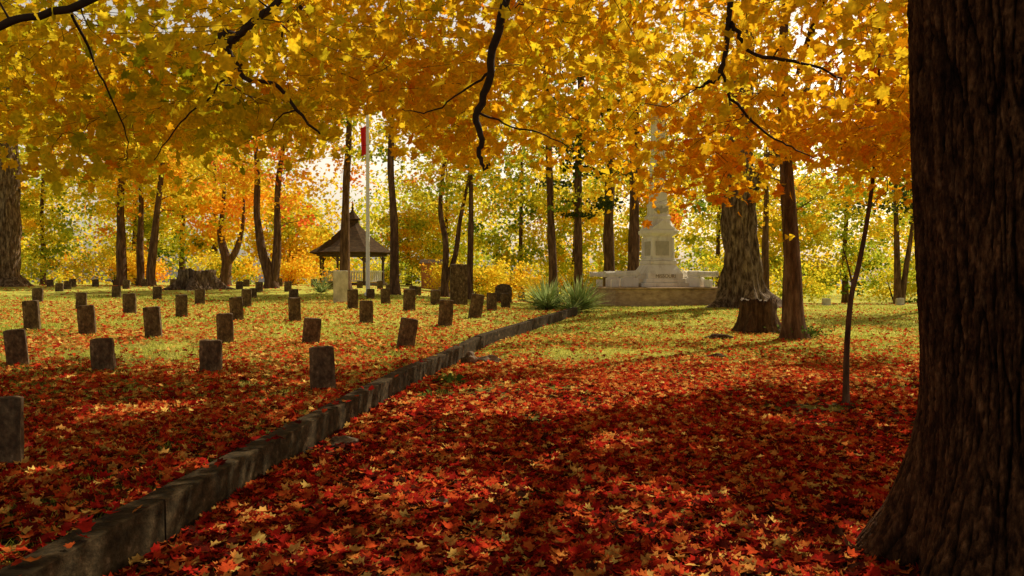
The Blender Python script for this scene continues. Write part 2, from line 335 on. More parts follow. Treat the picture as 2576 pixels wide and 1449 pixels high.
make_tree('maple_tree','maple with a wide V-shaped double trunk and orange leaves','tree',-12.7,42,[[(0,0,-.2,.5),(0,0,.3,.38),(-.1,0,.8,.31),(-.5,0,2.2,.22),(-.75,0,4,.18),(-.7,0,6,.15),(-.9,0,9,.09)],[(.1,0,.4,.3),(.25,0,1.2,.24),(.35,0,2.6,.19),(.35,0,5,.16),(.6,0,7,.12),(.9,0,9,.07)]],[(1,0,7.5,4,4,3.4),(1.5,1,4.4,1.3,2,1.6),(-3,0,6,2.5,2,2)],105,60,.23,.6,.17)
make_tree('maple_tree','dark straight maple in front of the bandstand roof','tree',-8.8,42,[straight(.30,12,(.2,0))],[(0,1,10,4,4,3.5),(.5,0,7.3,1.8,1.8,1.2)],90,60,.23,.38,.14)
make_tree('tulip_tree','tall straight trunk beside the white flagpole','tree',-5.3,36,[straight(.23,13,(-.3,0))],[(1.2,3.2,9.6,3.3,3.0,3.6)],80,60,.21,.4,.12)
make_tree('maple_tree','slender curving double-stemmed tree with yellow leaves','tree',-3.2,38,[straight(.18,9,(-.1,0),wob=.4),[(0,0,.6,.14),(.5,0,2,.12),(.75,0,3.8,.1),(1.2,0,6,.07),(1.3,0,8,.05)]],[(0,0,7.2,3,3,3),(1.5,0,5,1.6,1.6,1)],80,60,.2,.38,.12)
make_tree('tulip_tree','slim straight trunk behind the tall grave slab','tree',-1.96,37,[straight(.17,12)],[(0,0,9,3,3,3.5)],70,60,.2,.38,.12)
make_tree('pine_tree','straight reddish pine trunk behind the yucca','tree',2.1,40,[straight(.25,12,(-.35,0),.6)],[(0,0,9.5,3.2,3.2,3.4),(.6,0,5.2,1.6,1.6,.8)],60,60,.22,.28,.18,cz=.35)
make_tree('pine_tree','straight pine trunk with sparse green boughs','tree',3.35,40,[straight(.25,13,(.1,0),.6)],[(.3,0,8,2.6,2.6,4),(1,0,4.7,1.7,1.6,.5)],45,70,.2,.5,.25,mat=M_ever,cz=.25)
make_tree('oak_tree','tall dark trunk close to the stone memorial','tree',5.1,41.5,[straight(.34,14,(0,0),.6)],[(0,0,11,4,4,4)],80,60,.23,.38,.14)
make_tree('oak_tree','tall brown trunk rising directly behind the memorial','tree',6.05,40,[straight(.34,14,(.2,0),.6)],[(1.5,0,10.5,4,4,4)],80,60,.23,.4,.14)
make_tree('oak_tree','massive rough-barked brown trunk with flared roots','tree',9.3,32,[[(0,0,-.3,1.5),(0,0,.15,1.16),(-.05,0,.7,.82),(-.1,0,1.6,.67),(-.15,0,3,.62),(-.2,0,4.5,.64),(-.3,0,6,.56),(-.1,0,9,.42),(.2,0,12,.2)],[(-.2,0,4.4,.4),(.7,0,5.4,.34),(1.8,0,6.8,.25),(2.6,0,9,.1)]],[(0,0,10,5,5,4),(-1.5,-2,5.6,2.5,2,1.1,1.6)],120,65,.19,.46,.14,bark=M_barkgrey,sides=72,flare=.5,rough=.4,br=.05,ns=8)
make_tree('maple_tree','slender maple with low-hanging deep orange leaves','tree',6.78,19.2,[[(0,0,-.2,.42),(0,0,.15,.3),(0,0,.6,.235),(-.03,0,1.6,.2),(-.1,0,3,.17),(-.2,0,4.6,.15),(-.25,.1,7,.11),(0,0,10,.05)]],[(.1,0,7,4.0,3.6,3,.8),(-.2,-.3,4.0,2.3,1.8,.9,1.3),(.1,-.5,3.2,.8,.7,.9),(-3.15,.3,4.4,1.3,1.6,1.1,5.0),(2.4,-.5,4.9,1.8,1.8,1.1,1.5)],340,60,.155,.54,.12,mat=M_canopy,shape=MID,crad=.6,sides=16,dens=.9,gap=True)
make_tree('cedar_tree','dark evergreen cedar with drooping boughs','tree',15.3,29,[straight(.24,10,(0,0),.3)],[(0,0,6.5,2.8,2.6,3.4),(-1,0,4,2,2,.8)],80,80,.15,.4,.25,mat=M_ever,cz=.3)
make_tree('maple_tree','thin dark double trunk at the edge of the lawn','tree',21.8,45,[straight(.22,9,(-.3,0)),[(.2,0,0,.17),(.6,0,3,.13),(1.2,0,7,.06)]],[(0,0,7,4,4,3.4)],90,60,.25,.32,.15)
make_tree('maple_tree','golden maple at the edge of the lawn','tree',14,44,[straight(.25,10)],[(0,0,7.5,4,4,3.8)],90,60,.25,.36,.15)
make_tree('maple_sapling','thin crooked young tree growing from red leaf litter','sapling',4.2,10,[[(0,0,-.1,.065),(0,0,.15,.042),(.01,0,.7,.034),(.06,0,1.35,.032),(.15,0,1.75,.030),(.25,0,2.3,.026),(.33,0,2.9,.022),(.38,0,3.6,.018),(.45,.1,5,.012)],[(.08,0,1.5,.014),(.03,.02,1.75,.010),(-.03,.05,2.0,.006)]],[(.6,.2,4.3,1.1,1,1.0),(.3,0,3.1,.8,.7,.5)],34,16,.12,.62,.1,mat=M_canopy,shape=MAPLE,sides=10,crad=.35,flare=.2,br=.012,dens=1)

# background fill trees (individual)
k=0
for x in np.arange(-54,56,5.4):
    k+=1
    y=56+random.uniform(0,16); xx=x+random.uniform(-1.5,1.5)
    if -17<xx<-4: y=max(y,74)
    tm={0:.38,1:.28,2:.44,3:.47,4:.32}[k%5]
    h=random.uniform(11,16)
    if -18<xx<-7: h=8
    if xx>3: tm=min(tm,.37)
    lab={0:'golden-yellow maple at the wood edge',1:'yellow-green broadleaf tree at the wood edge',2:'amber maple at the wood edge',3:'bright orange maple at the wood edge',4:'green and yellow tree at the wood edge'}[k%5]
    make_tree('broadleaf_tree',lab,'tree',xx,y,[straight(random.uniform(.22,.36),h*.85)],[(0,0,h*.56,4.2,3.6,h*.43),(random.uniform(-2,2),-1,2.6,3,2,1.8)],120,76,.31,tm,.15,crad=1.0,group='broadleaf trees along the wood edge')
for (x,y,w,h,t) in [(-33,52,3,2.2,.28),(-27,54,3,2.5,.4),(-24.5,52,1.6,2.0,.48),(-15,54,2.0,1.9,.5),(-19,53,2.5,2,.38),(-4.2,55,1.5,2.0,.4),(-2.0,56,1.8,2.4,.4),(-.2,52,2.2,2.4,.42),(4,55,3,2.4,.34),(9.5,50,2.4,2.4,.38),(13,52,3,3,.3),(18,50,3,2.6,.32),(24,50,3,3,.3),(29,52,3,3,.36),(-10,66,2.5,1.6,.3)]:
    make_tree('shrub',{True:'orange-leaved shrub at the lawn edge',False:'yellow-green shrub at the lawn edge'}[t>.45],'shrub',x,y,[[(0,0,-.1,.07),(.05,0,.5,.05),(.1,0,h*.7,.03)],[(0,0,0,.05),(-.4,.1,h*.5,.03)],[(0,0,0,.05),(.5,-.1,h*.5,.03)]],[(0,0,h*.55,w,w*.7,h*.55)],45,60,.2,t,.12,nodemin=.2,sides=5,crad=.7,br=.02,group='shrubs along the lawn edge',dens=.85)
n=1450; cx=R.uniform(-98,98,n); cy=R.uniform(80,125,n); hm=17+5*np.sin(cx*.13)+4*np.sin(cx*.37+1)-10*np.exp(-((cx/cy+.23)/.055)**2); czz=gz(cx,cy)+R.random(n)**.95*np.maximum(hm,3)
per=52; P=np.repeat(np.stack([cx,cy,czz],1),per,0)+R.normal(size=(n*per,3))*np.array([1.5,1.5,1.0])
tt=np.clip(np.repeat(.36+.12*np.sin(cx*.21)+.13*R.normal(size=n),per)+.04*R.normal(size=n*per),0,1)
obj('distant_woodland',leaf_mesh('distant_woodland',[leaves(P,.48*(.7+.6*R.random(n*per)),tt,QUAD)],M_far),kind='stuff',label='distant autumn woodland beyond the cemetery',category='woodland')

# ------------------------------------------------------------------ foreground maple
FX,FY=2.82,4.3; fz=g(FX,FY)
fore=empty('maple_tree',(FX,FY,fz),label='huge dark furrowed maple trunk with golden branches overhead',category='tree')
NA=480; H=7.5
zz=np.concatenate([np.linspace(-.25,3.6,340),np.linspace(3.64,H,50)])
V=[];PT=[]
for z in zz:
    r=float(np.interp(z,[-.25,0,.15,.3,.6,.85,1.2,2,3.1,4.5,6,7.5],[.98,.84,.76,.69,.61,.57,.555,.56,.585,.6,.5,.38]))
    lean=-.012*z
    for k in range(NA):
        th=2*math.pi*k/NA; c,s=math.cos(th),math.sin(th)
        but=max(0,1-z/1.0)**1.6*(.14*math.sin(th*5+1.2)+.07*math.sin(th*9+.4)) if z<1 else 0
        w=noise.noise(Vector((c*1.5,s*1.5,z*.8)))*.6+noise.noise(Vector((c*5,s*5,z*3)))*.10
        a=abs(noise.noise(Vector((c*10+w,s*10+w,z*.8))))
        b=abs(noise.noise(Vector((c*17+w,s*17-w,z*2.6+7))))
        e_=abs(noise.noise(Vector((c*26-w,s*26+w,z*9+17))))
        f=noise.noise(Vector((c*50,s*50,z*34)))
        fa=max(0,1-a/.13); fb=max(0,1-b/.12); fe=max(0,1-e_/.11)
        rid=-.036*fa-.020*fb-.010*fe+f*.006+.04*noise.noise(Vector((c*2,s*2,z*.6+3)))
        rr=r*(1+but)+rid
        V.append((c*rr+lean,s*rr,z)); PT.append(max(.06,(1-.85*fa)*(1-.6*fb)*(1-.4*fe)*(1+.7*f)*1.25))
nzz=len(zz)
idx=np.arange(nzz-1)[:,None]*NA+np.arange(NA)[None,:]; nx_=np.arange(nzz-1)[:,None]*NA+((np.arange(NA)+1)%NA)[None,:]
F=np.stack([idx,nx_,nx_+NA,idx+NA],-1).reshape(-1,4)
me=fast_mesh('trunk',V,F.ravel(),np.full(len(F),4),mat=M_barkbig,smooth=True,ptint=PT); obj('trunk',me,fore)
T=Tubes(); off=np.array([FX,FY,fz])
def limb(pts,n=5,sides=9):
    p=smooth_path(pts,n); q=[a[:3]-off+R.normal(size=3)*.009 for a in p]; T.add(q,[a[3]*.88 for a in p],sides,.35); return [(a[:3],a[3]) for a in p]
nodes=[]
nodes+=limb([(2.7,4.5,6.4,.2),(1.4,5.8,6.2,.13),(.3,6.6,5.2,.075),(-.02,7,4.3,.046),(-.05,7,4.05,.044),(-.17,7,3.6,.042),(-.2,7,3.33,.04),(-.32,7.02,3.03,.036),(-.26,7,2.82,.03),(-.28,7,2.68,.024),(-.24,7,2.56,.016),(-.2,7,2.6,.01)])
nodes+=limb([(2.7,4.6,6.6,.2),(.6,6,6.2,.13),(-1.2,7,5.1,.07),(-2.1,7.5,4.3,.042),(-2.43,7.5,4.0,.04),(-2.6,7.5,3.86,.04),(-2.66,7.5,3.76,.036),(-2.6,7.5,3.62,.028),(-2.48,7.5,3.47,.024),(-2.2,7.5,3.4,.02),(-1.98,7.5,3.13,.015),(-1.8,7.5,2.95,.01)])
limb([(-2.6,7.5,3.86,.045),(-2.68,7.5,3.9,.04),(-2.72,7.48,3.84,.035),(-2.66,7.45,3.78,.03)],3)
nodes+=limb([(2.7,4.8,6.5,.18),(2.5,6.5,6.2,.1),(2.3,7.6,5.1,.05),(2.2,8,4.39,.038),(2.16,8,4,.036),(2.08,8,3.64,.03),(1.96,8,3.55,.02),(1.85,8,3.5,.01)])
nodes+=limb([(2.2,8,4.15,.03),(2.3,8,3.98,.024),(2.44,8,3.84,.02),(2.92,8,3.76,.016),(3.3,8,3.6,.01)])
nodes+=limb([(2.1,8,3.7,.022),(2.2,8,3.4,.016),(2.56,8,3.04,.013),(2.8,8,2.92,.010),(3.1,8.1,2.8,.006)])
nodes+=limb([(-.2,7,3.4,.016),(-.45,7.1,3.25,.010),(-.75,7.2,3.1,.007),(-1.0,7.3,3.15,.004)])
nodes+=limb([(-.3,7,3.05,.013),(0,7.1,2.95,.009),(.3,7.2,2.9,.007),(.6,7.3,2.75,.004)])
nodes+=limb([(-2.55,7.5,3.6,.014),(-2.9,7.6,3.3,.010),(-3.2,7.7,3.1,.008),(-3.5,7.8,2.75,.005)])
nodes+=limb([(2.6,4.4,6,.16),(.5,4.8,5.4,.1),(-1.5,5.3,4.5,.06),(-3.0,6,3.78,.036),(-3.47,6,3.6,.034),(-3.86,6,3.5,.03),(-4.6,6,3.3,.02)])
nodes+=limb([(-3.4,6.2,3.62,.014),(-3.5,6.8,3.35,.010),(-3.6,7.4,3.0,.007),(-3.75,7.8,2.75,.004)])
nodes+=limb([(2.6,4.6,7,.22),(.5,8,7.4,.16),(-2,11,6.6,.1),(-4,13,5.2,.05)])
nodes+=limb([(2.7,4.6,7,.2),(-.5,6,7,.16),(-4,8,6.4,.1),(-6.5,9,5,.05)])
nodes+=limb([(2.8,4.6,7,.22),(4.5,8,7.2,.15),(5,12,6.6,.1),(5,14,5.2,.04)])
nodes+=limb([(2.8,4.6,7.2,.22),(2.2,9,7.6,.15),(1.2,13,6.8,.09),(.6,15,5.4,.04)])
def under(x,y):
    return 1.62+.155*y-.045*x+.6*math.exp(-((x+.183*y)/.45)**2)-.35*math.exp(-((x-1.9)/.9)**2)
spr=[]
for _ in range(2050):
    y=random.uniform(7.6,15.5); x=random.uniform(-.8*y-.5,.66*y+.5)
    nn=noise.noise(Vector((x*.5,y*.3,0)))
    u=under(x,y)+1.0*nn+.6*noise.noise(Vector((x*1.5,y*.8,8)))
    z=u+abs(random.gauss(0,1))*.50*(y*.2+.4)+.02
    q=noise.noise(Vector((x*.7,y*.7,z*.7+11)))
    if q<-.12: continue
    spr.append((x,y,z,.135,20))
for _ in range(50):
    y=random.uniform(5.4,7.5); x=random.uniform(-.7*y,.5*y); z=1.6+.3*y+random.uniform(0,.9)
    spr.append((x,y,z,.105,14))
for _ in range(850):  # upper sprays above the view, added to shade the near ground
    y=random.uniform(4,17); x=random.uniform(-7,13); z=random.uniform(5.6,9.4)
    if z<under(x,y)+.3 or (x-3.5)**2+(y-9.5)**2>115: continue
    if noise.noise(Vector(((x-kx*z)*.42+3,(y-ky*z)*.62,2)))>.25: continue  # left open along the sun rays to shape dapples of light
    spr.append((x,y,z,.2,24))
spr.sort(key=lambda s:(s[0]-2)**2+(s[1]-6)**2+(s[2]-6.5)**2)
NPa=[n[0] for n in nodes]; NR=[n[1] for n in nodes]
LP=[];LS=[];LT=[]
for (x,y,z,sz,cnt) in spr:
    c=np.array([x,y,z]); A=np.array(NPa); dd=np.linalg.norm(A-c,axis=1)+.7*np.maximum(0,c[2]-A[:,2]); j=int(np.argmin(dd)); p=A[j]; L_=np.linalg.norm(c-p)
    r0=min(NR[j]*.7,.007+.006*L_); m1=p+(c-p)*.4+np.array([0,0,.07*L_])+R.normal(size=3)*.06*L_; m2=p+(c-p)*.75+np.array([0,0,.05*L_])+R.normal(size=3)*.05*L_
    dr=c-m2; dr[2]=0; dr/= (np.linalg.norm(dr)+1e-6); dr+=R.normal(size=3)*.4; dr[2]=-.25; tip=c+dr*.5
    T.add([p-off,m1-off,m2-off,c-off,tip-off],[r0,r0*.8,r0*.6,r0*.4,.002],4,0,cap=False)
    for q,r_ in ((m1,r0*.8),(m2,r0*.6),(c,r0*.45)): NPa.append(q); NR.append(max(r_,.006))
    t=R.random(cnt)[:,None]*1.5-.45
    LP.append(c+dr*.55*t+R.normal(size=(cnt,3))*np.array([.2,.2,.09])*(sz/.125)**.7-np.array([0,0,.04])); LS.append(sz*(.6+.65*R.random(cnt)))
    tb=.44+.018*x+.15*noise.noise(Vector((x*.5,y*.5,z*.5)))*1.6+.07*random.gauss(0,1)
    LT.append(np.clip(tb+.08*R.normal(size=cnt),0.02,1))
obj('branches',T.mesh('branches',M_twig),fore)
LP=np.concatenate(LP); LS=np.concatenate(LS); LT=np.concatenate(LT)
keep=~sun_open(LP)
# thin spot in the crown beside the flagpole
keep&=~((np.abs(LP[:,0]+.184*LP[:,1])<.028*LP[:,1])&(LP[:,2]<1.6+.205*LP[:,1])&(LP[:,1]<20))
LP=LP[keep]-off; LS=LS[keep]; LT=LT[keep]
obj('crown',leaf_mesh('crown',[leaves(LP,LS,LT,MAPLE,.7,.3)],M_canopy),fore)

# ------------------------------------------------------------------ fallen leaves
def scatter(n,y0,y1,dens):
    y=np.sqrt(R.random(n)*(y1**2-y0**2)+y0**2); x=(R.random(n)*1.46-.73)*y
    s=x-xc(y); keep=~((s>-.24)&(s<.03)&(R.random(n)>.04)&(y<27))
    x,y=x[keep],y[keep]
    q=np.array([noise.noise(Vector((a*.4,b*.4,0)))+.7*noise.noise(Vector((a*1.6,b*1.6,5))) for a,b in zip(x,y)])
    kp=R.random(len(x))<np.clip(dens(x,y)*(1+1.2*q),0.01,1)
    return x[kp],y[kp],q[kp]
parts=[]
for (n,y0,y1,sz,shape,df) in [(54000,2.2,9,.078,MAPLE,lambda x,y:np.where(x<xc(y),np.interp(y,[4,9],[.66,.34]),np.interp(y,[7,9],[1.,.62]))),(70000,9,16,.082,MAPLE,lambda x,y:np.where(x<xc(y),np.interp(y,[9,12,16],[.5,.34,.19]),np.interp(y,[9,11,13,16],[1.,.85,.52,.26]))),(76000,16,30,.090,MID,lambda x,y:np.where(x<xc(y),np.interp(y,[16,20,25,30],[.62,.38,.25,.18]),np.interp(y,[16,19,23,30],[.86,.42,.18,.10]))),(15000,30,55,.12,MID,lambda x,y:np.where(x<xc(y),.4,.2))]:
    x,y,q=scatter(n,y0,y1,df); s=x-xc(y)
    z=gz(x,y)+.010+.026*R.random(len(x))
    onk=(s>-.24)&(s<.03)&(y<27); z=np.where(onk,np.interp(y,ZR_Y,ZR_Z)+.285,z)
    base=R.beta(1.2,2.05,len(x)); t=np.clip(base*1.0+.12*q+np.interp(y,[5,16,25],[-.02,.11,.2])+np.where(x<-2,.05,0),0,1)
    parts.append(leaves(np.stack([x,y,z],1),sz*(.6+.7*R.random(len(x))),t,shape,.36,.5,flat=True))
obj('fallen_leaves',leaf_mesh('fallen_leaves',parts,M_litter),kind='stuff',label='carpet of fallen red and orange maple leaves',category='fallen leaves')

# ------------------------------------------------------------------ grass
def blades(n,y0,y1,h,w,dens,tb=.5):
    y=np.sqrt(R.random(n)*(y1**2-y0**2)+y0**2); x=(R.random(n)*1.46-.73)*y; s=x-xc(y)
    kp=~((s>-.26)&(s<.06)&(y<27))&(R.random(n)<dens(x,y)); x,y=x[kp],y[kp]; n=len(x)
    z=gz(x,y); a=R.random(n)*2*np.pi; hh=h*(.5+R.random(n)); ww=w*(.6+.8*R.random(n))
    P=np.stack([x,y,z-.005],1); d=np.stack([np.cos(a),np.sin(a),0*a],1)*ww[:,None]
    tip=P+np.stack([R.normal(size=n)*hh*.5,R.normal(size=n)*hh*.5,hh],1)
    V=np.stack([P-d,P+d,tip],1).reshape(-1,3); t=np.clip(tb+.3*R.normal(size=n)+.25*np.sin(x*.7)*np.sin(y*.5),0,1)
    return V,np.arange(3*n),np.full(n,3),t
gp=[blades(60000,3.5,11,.05,.005,lambda x,y:np.where(x<xc(y),.85,.08),.45),blades(100000,11,20,.055,.008,lambda x,y:np.where(x<xc(y),.9,np.interp(y,[11,14,17],[.15,.6,1])),.5),blades(80000,20,34,.055,.014,lambda x,y:1+0*x,.55)]
obj('lawn_grass',leaf_mesh('lawn_grass',gp,M_grass),kind='stuff',label='short green and straw-coloured lawn grass',category='grass')

# ------------------------------------------------------------------ stumps
def stump(x,y,r,h,label,bark,flare):
    bm=bmesh.new(); seg=90; rows=[(1.55,-.25),(1.35,0),(1.18,.12),(1.07,.3),(1.0,.55),(.96,.8),(.97,1.0)]
    rings=[]; se=x*3
    for f,t in rows:
        rg=[]
        for k in range(seg):
            th=2*math.pi*k/seg; c,s=math.cos(th),math.sin(th)
            but=1+flare*max(0,1-t*1.3)*(.22*math.sin(th*5+se)+.14*math.sin(th*8+1))+.07*noise.noise(Vector((c*4,s*4,t*1.5+se)))+.06*noise.noise(Vector((c*10,s*10,t*1+se)))+.03*noise.noise(Vector((c*24,s*24,t*1+se)))
            z=t*h+(0 if t<1 else .14*h*noise.noise(Vector((c*2,s*2,se)))+.10*h*noise.noise(Vector((c*8,s*8,se))))
            rg.append(bm.verts.new((c*r*f*but,s*r*f*but,z)))
        rings.append(rg)
    last=rings[-1]
    for f,dz in ((.86,-.04),(.6,-.10),(.25,-.18)):
        rg=[bm.verts.new((v.co.x*f,v.co.y*f,h*(1+dz)+random.uniform(-.02,.02)*h)) for v in last]; rings.append(rg)
    for i,(a,b) in enumerate(zip(rings[:-1],rings[1:])):
        for k in range(seg):
            f=bm.faces.new((a[k],a[(k+1)%seg],b[(k+1)%seg],b[k])); f.smooth=True; f.material_index=1 if i>=len(rows)-1 else 0
    f=bm.faces.new(rings[-1]); f.material_index=1
    me=bpy.data.meshes.new('tree_stump'); bm.to_mesh(me); bm.free(); me.materials.append(bark); me.materials.append(M_wood)
    obj('tree_stump',me,loc=(x,y,g(x,y)),label=label,category='tree stump')
M_darkbark=mat_rock('dark_stump_bark',[(.3,(.022,.012,.006)),(.5,(.085,.046,.022)),(.7,(.20,.12,.06))],(12,12,2.5),.95,1,50,.1,dist=.05)
stump(6.5,21,.48,.86,'dark cut tree stump beside a slender maple',M_darkbark,.8)
stump(-16.2,41,.95,.95,'wide weathered grey tree stump with spreading roots',M_barkgrey,1.3)

# ------------------------------------------------------------------ yucca
def yucca(x,y,n,L,label):
    V=[];Fi=[];Sz=[];Tn=[]
    for i in range(n):
        az=random.uniform(0,2*math.pi); el=math.asin(random.uniform(.08,1)**.8*.98); l=L*random.uniform(.7,1.1); w=L*.034
        d=Vector((math.cos(az),math.sin(az),0)); sd=Vector((-d.y,d.x,0)); p=Vector((0,0,.05))+d*.05; e=el; b=len(V); ns=5; tt=random.random()
        for k in range(ns+1):
            t=k/ns; ww=w*(1-t**1.6)+.002
            up=Vector((0,0,1))*.25*ww
            V+= [p-sd*ww+up,p.copy(),p+sd*ww+up]
            p=p+(d*math.cos(e)+Vector((0,0,1))*math.sin(e))*(l/ns); e-=.10*random.uniform(.3,1.6)*(1.2-el/1.57)
        for k in range(ns):
            for c in (0,1):
                Fi+=[b+3*k+c,b+3*k+c+1,b+3*k+4+c,b+3*k+3+c]; Sz.append(4); Tn.append(tt)
    me=fast_mesh('yucca',np.array([tuple(v) for v in V]),Fi,Sz,Tn,M_yucca)
    obj('yucca',me,loc=(x,y,g(x,y)),label=label,category='yucca plant')
yucca(1.25,28.3,260,1.3,'spiky green yucca clump by the end of the kerb')
yucca(2.4,28.6,240,1.4,'spiky grey-green yucca clump beside the memorial platform')
yucca(2.1,27.6,90,.75,'small spiky yucca at the kerb end')
yucca(-8.6,36,90,.9,'spiky yucca clump near the bandstand')

# ------------------------------------------------------------------ rocks
def rock(x,y,s,label,m=M_rock,rz=0):
    bm=bmesh.new(); bmesh.ops.create_icosphere(bm,subdivisions=4,radius=1); se=random.random()*30
    for v in bm.verts:
        n_=v.co.normalized(); k=1+.45*noise.noise(n_*1.3+Vector((se,0,0)))+.12*noise.noise(n_*4+Vector((0,se,0)))
        v.co=Vector((n_.x*s[0],n_.y*s[1],n_.z*s[2]))*k
    obj('rock',bm_mesh('rock',bm,m),loc=(x,y,g(x,y)+s[2]*.35),rot=(0,0,rz),label=label,category='rock')
rock(-.78,14.7,(.16,.14,.15),'rounded brown rock beside the kerb stones')
rock(-.42,14.9,(.24,.14,.09),'flat tilted rock beside the kerb stones',rz=-.4)
rock(-1.62,7.6,(.15,.12,.06),'flat grey rock in fallen leaves by the kerb',rz=.5)
rock(-.5,5.6,(.14,.07,.03),'small flat pale rock among red leaves',rz=.3)
rock(5.0,19.2,(.3,.16,.1),'dark low rock in the grass near a stump',M_darkbark)
rock(4.0,15.6,(.22,.1,.06),'dark rotting lump of wood in leaves',M_darkbark)

# ------------------------------------------------------------------ flagpole
px,py=-6.15,34; z=g(px,py); fp=empty('flagpole',(px,py,z),label='tall white painted flagpole with a hanging red flag',category='flagpole')
bm=bmesh.new(); lathe(bm,[(.16,-.1),(.16,.12),(.10,.16),(.09,.2),(.08,3),(.065,7.6),(.06,7.9)],20); obj('pole',bm_mesh('pole',bm,M_white,True),fp)
bm=bmesh.new(); bmesh.ops.create_uvsphere(bm,u_segments=16,v_segments=10,radius=.09); obj('finial',bm_mesh('finial',bm,M_white,True),fp,(0,0,7.97))
bm=bmesh.new(); nu,nv=10,16; gr=[]
for j in range(nv+1):
    rw=[]
    for i in range(nu+1):
        u=i/nu; v=j/nv; rw.append(bm.verts.new((-.07-u*.25*(1-.25*v),.07*math.sin(u*14+v*2)*u**.5,7.25-v*1.2-.12*u)))
    gr.append(rw)
for j in range(nv):
    for i in range(nu): bm.faces.new((gr[j][i],gr[j][i+1],gr[j+1][i+1],gr[j+1][i]))
obj('flag',bm_mesh('flag',bm,M_red,True),fp)

# ------------------------------------------------------------------ bandstand
gx,gy=-12.0,60; gz0=g(gx,gy); gb=empty('bandstand',(gx,gy,gz0-.05),(0,0,rad(8)),label='octagonal wooden bandstand with a flared shingle roof',category='bandstand')
ph=math.pi/8
bm=bmesh.new(); lathe(bm,[(2.75,0),(2.75,.2),(2.65,.21)],8,phase=ph); obj('floor',bm_mesh('floor',bm,M_post),gb)
bm=bmesh.new(); lathe(bm,[(3.2,2.38),(3.32,2.46),(2.6,2.85),(1.9,3.35),(1.2,3.95),(.62,4.5),(.5,4.7),(.48,4.95)],8,phase=ph); obj('roof',bm_mesh('roof',bm,M_shingle),gb)
bm=bmesh.new(); lathe(bm,[(.6,4.95),(.62,5.0),(.4,5.25),(.12,5.6),(.07,5.75),(.1,5.83),(.05,5.95),(.02,6.4)],8,phase=ph); obj('cupola',bm_mesh('cupola',bm,M_shingle),gb)
bm=bmesh.new(); lathe(bm,[(2.72,2.2),(2.76,2.22),(2.76,2.37),(2.72,2.375)],8,phase=ph); obj('fascia',bm_mesh('fascia',bm,M_post),gb)
for k in range(8):
    th=ph+k*math.pi/4; X,Y_=2.45*math.cos(th),2.45*math.sin(th)
    bm=bmesh.new(); bm_box(bm,(0,0,1.18),(.13,.13,1.94),.01); bm_box(bm,(0,0,.28),(.2,.2,.14),.01); bm_box(bm,(0,0,2.0),(.2,.2,.1),.01)
    for sg in (-1,1): 
        vs=bm_box(bm,(0,sg*.22,1.95),(.06,.5,.07)); bmesh.ops.rotate(bm,cent=(0,sg*.22,1.95),matrix=Matrix.Rotation(sg*.7,3,'X'),verts=vs)
    obj('post',bm_mesh('post',bm,M_post),gb,(X,Y_,0),(0,0,th))
    if k==4: continue
    th2=th+math.pi/8; rr=2.45*math.cos(math.pi/8); L_=2*2.45*math.sin(math.pi/8)-.16
    bm=bmesh.new(); bm_box(bm,(0,0,1.06),(.10,L_,.11)); bm_box(bm,(0,0,.34),(.08,L_,.09))
    for i in range(9): bm_box(bm,(0,-L_/2+L_*(i+.5)/9,.70),(.05,.075,.61))
    obj('railing',bm_mesh('railing',bm,M_white),gb,(rr*math.cos(th2),rr*math.sin(th2),0),(0,0,th2))

# ------------------------------------------------------------------ brick outbuilding
bx,by=-6.5,66; bz=g(bx,by); bb=empty('brick_building',(bx,by,bz),label='small red-orange brick building behind the trees',category='building')
m,nt,out=newmat('orange_brick'); tc=nt.nodes.new('ShaderNodeTexCoord'); mp=nt.nodes.new('ShaderNodeMapping'); mp.inputs['Rotation'].default_value=(rad(90),0,0)
bk=nt.nodes.new('ShaderNodeTexBrick'); bk.inputs['Color1'].default_value=(.48,.13,.04,1); bk.inputs['Color2'].default_value=(.58,.20,.06,1); bk.inputs['Mortar'].default_value=(.36,.25,.16,1); bk.inputs['Scale'].default_value=3
nt.links.new(tc.outputs['Object'],mp.inputs[0]); nt.links.new(mp.outputs[0],bk.inputs[0]); p=nt.nodes.new('ShaderNodeBsdfPrincipled'); p.inputs['Specular IOR Level'].default_value=.1; nt.links.new(bk.outputs[0],p.inputs[0]); nt.links.new(p.outputs[0],out.inputs[0])
bm=bmesh.new(); bm_box(bm,(0,0,1.0),(1.8,2.2,2.3)); obj('wall',bm_mesh('wall',bm,m),bb)
bm=bmesh.new(); v=[bm.verts.new(c) for c in [(-1.05,-1.3,2.152),(1.05,-1.3,2.152),(1.05,1.3,2.152),(-1.05,1.3,2.152),(-1.05,0,2.5),(1.05,0,2.5)]]
for f in [(0,1,5,4),(2,3,4,5),(0,4,3),(1,2,5),(0,3,2,1)]: bm.faces.new([v[i] for i in f])
obj('roof',bm_mesh('roof',bm,M_shingle),bb)
bm=bmesh.new(); bm_box(bm,(0,1.12,.95),(.8,.08,1.9),.01); obj('door',bm_mesh('door',bm,M_white),bb)

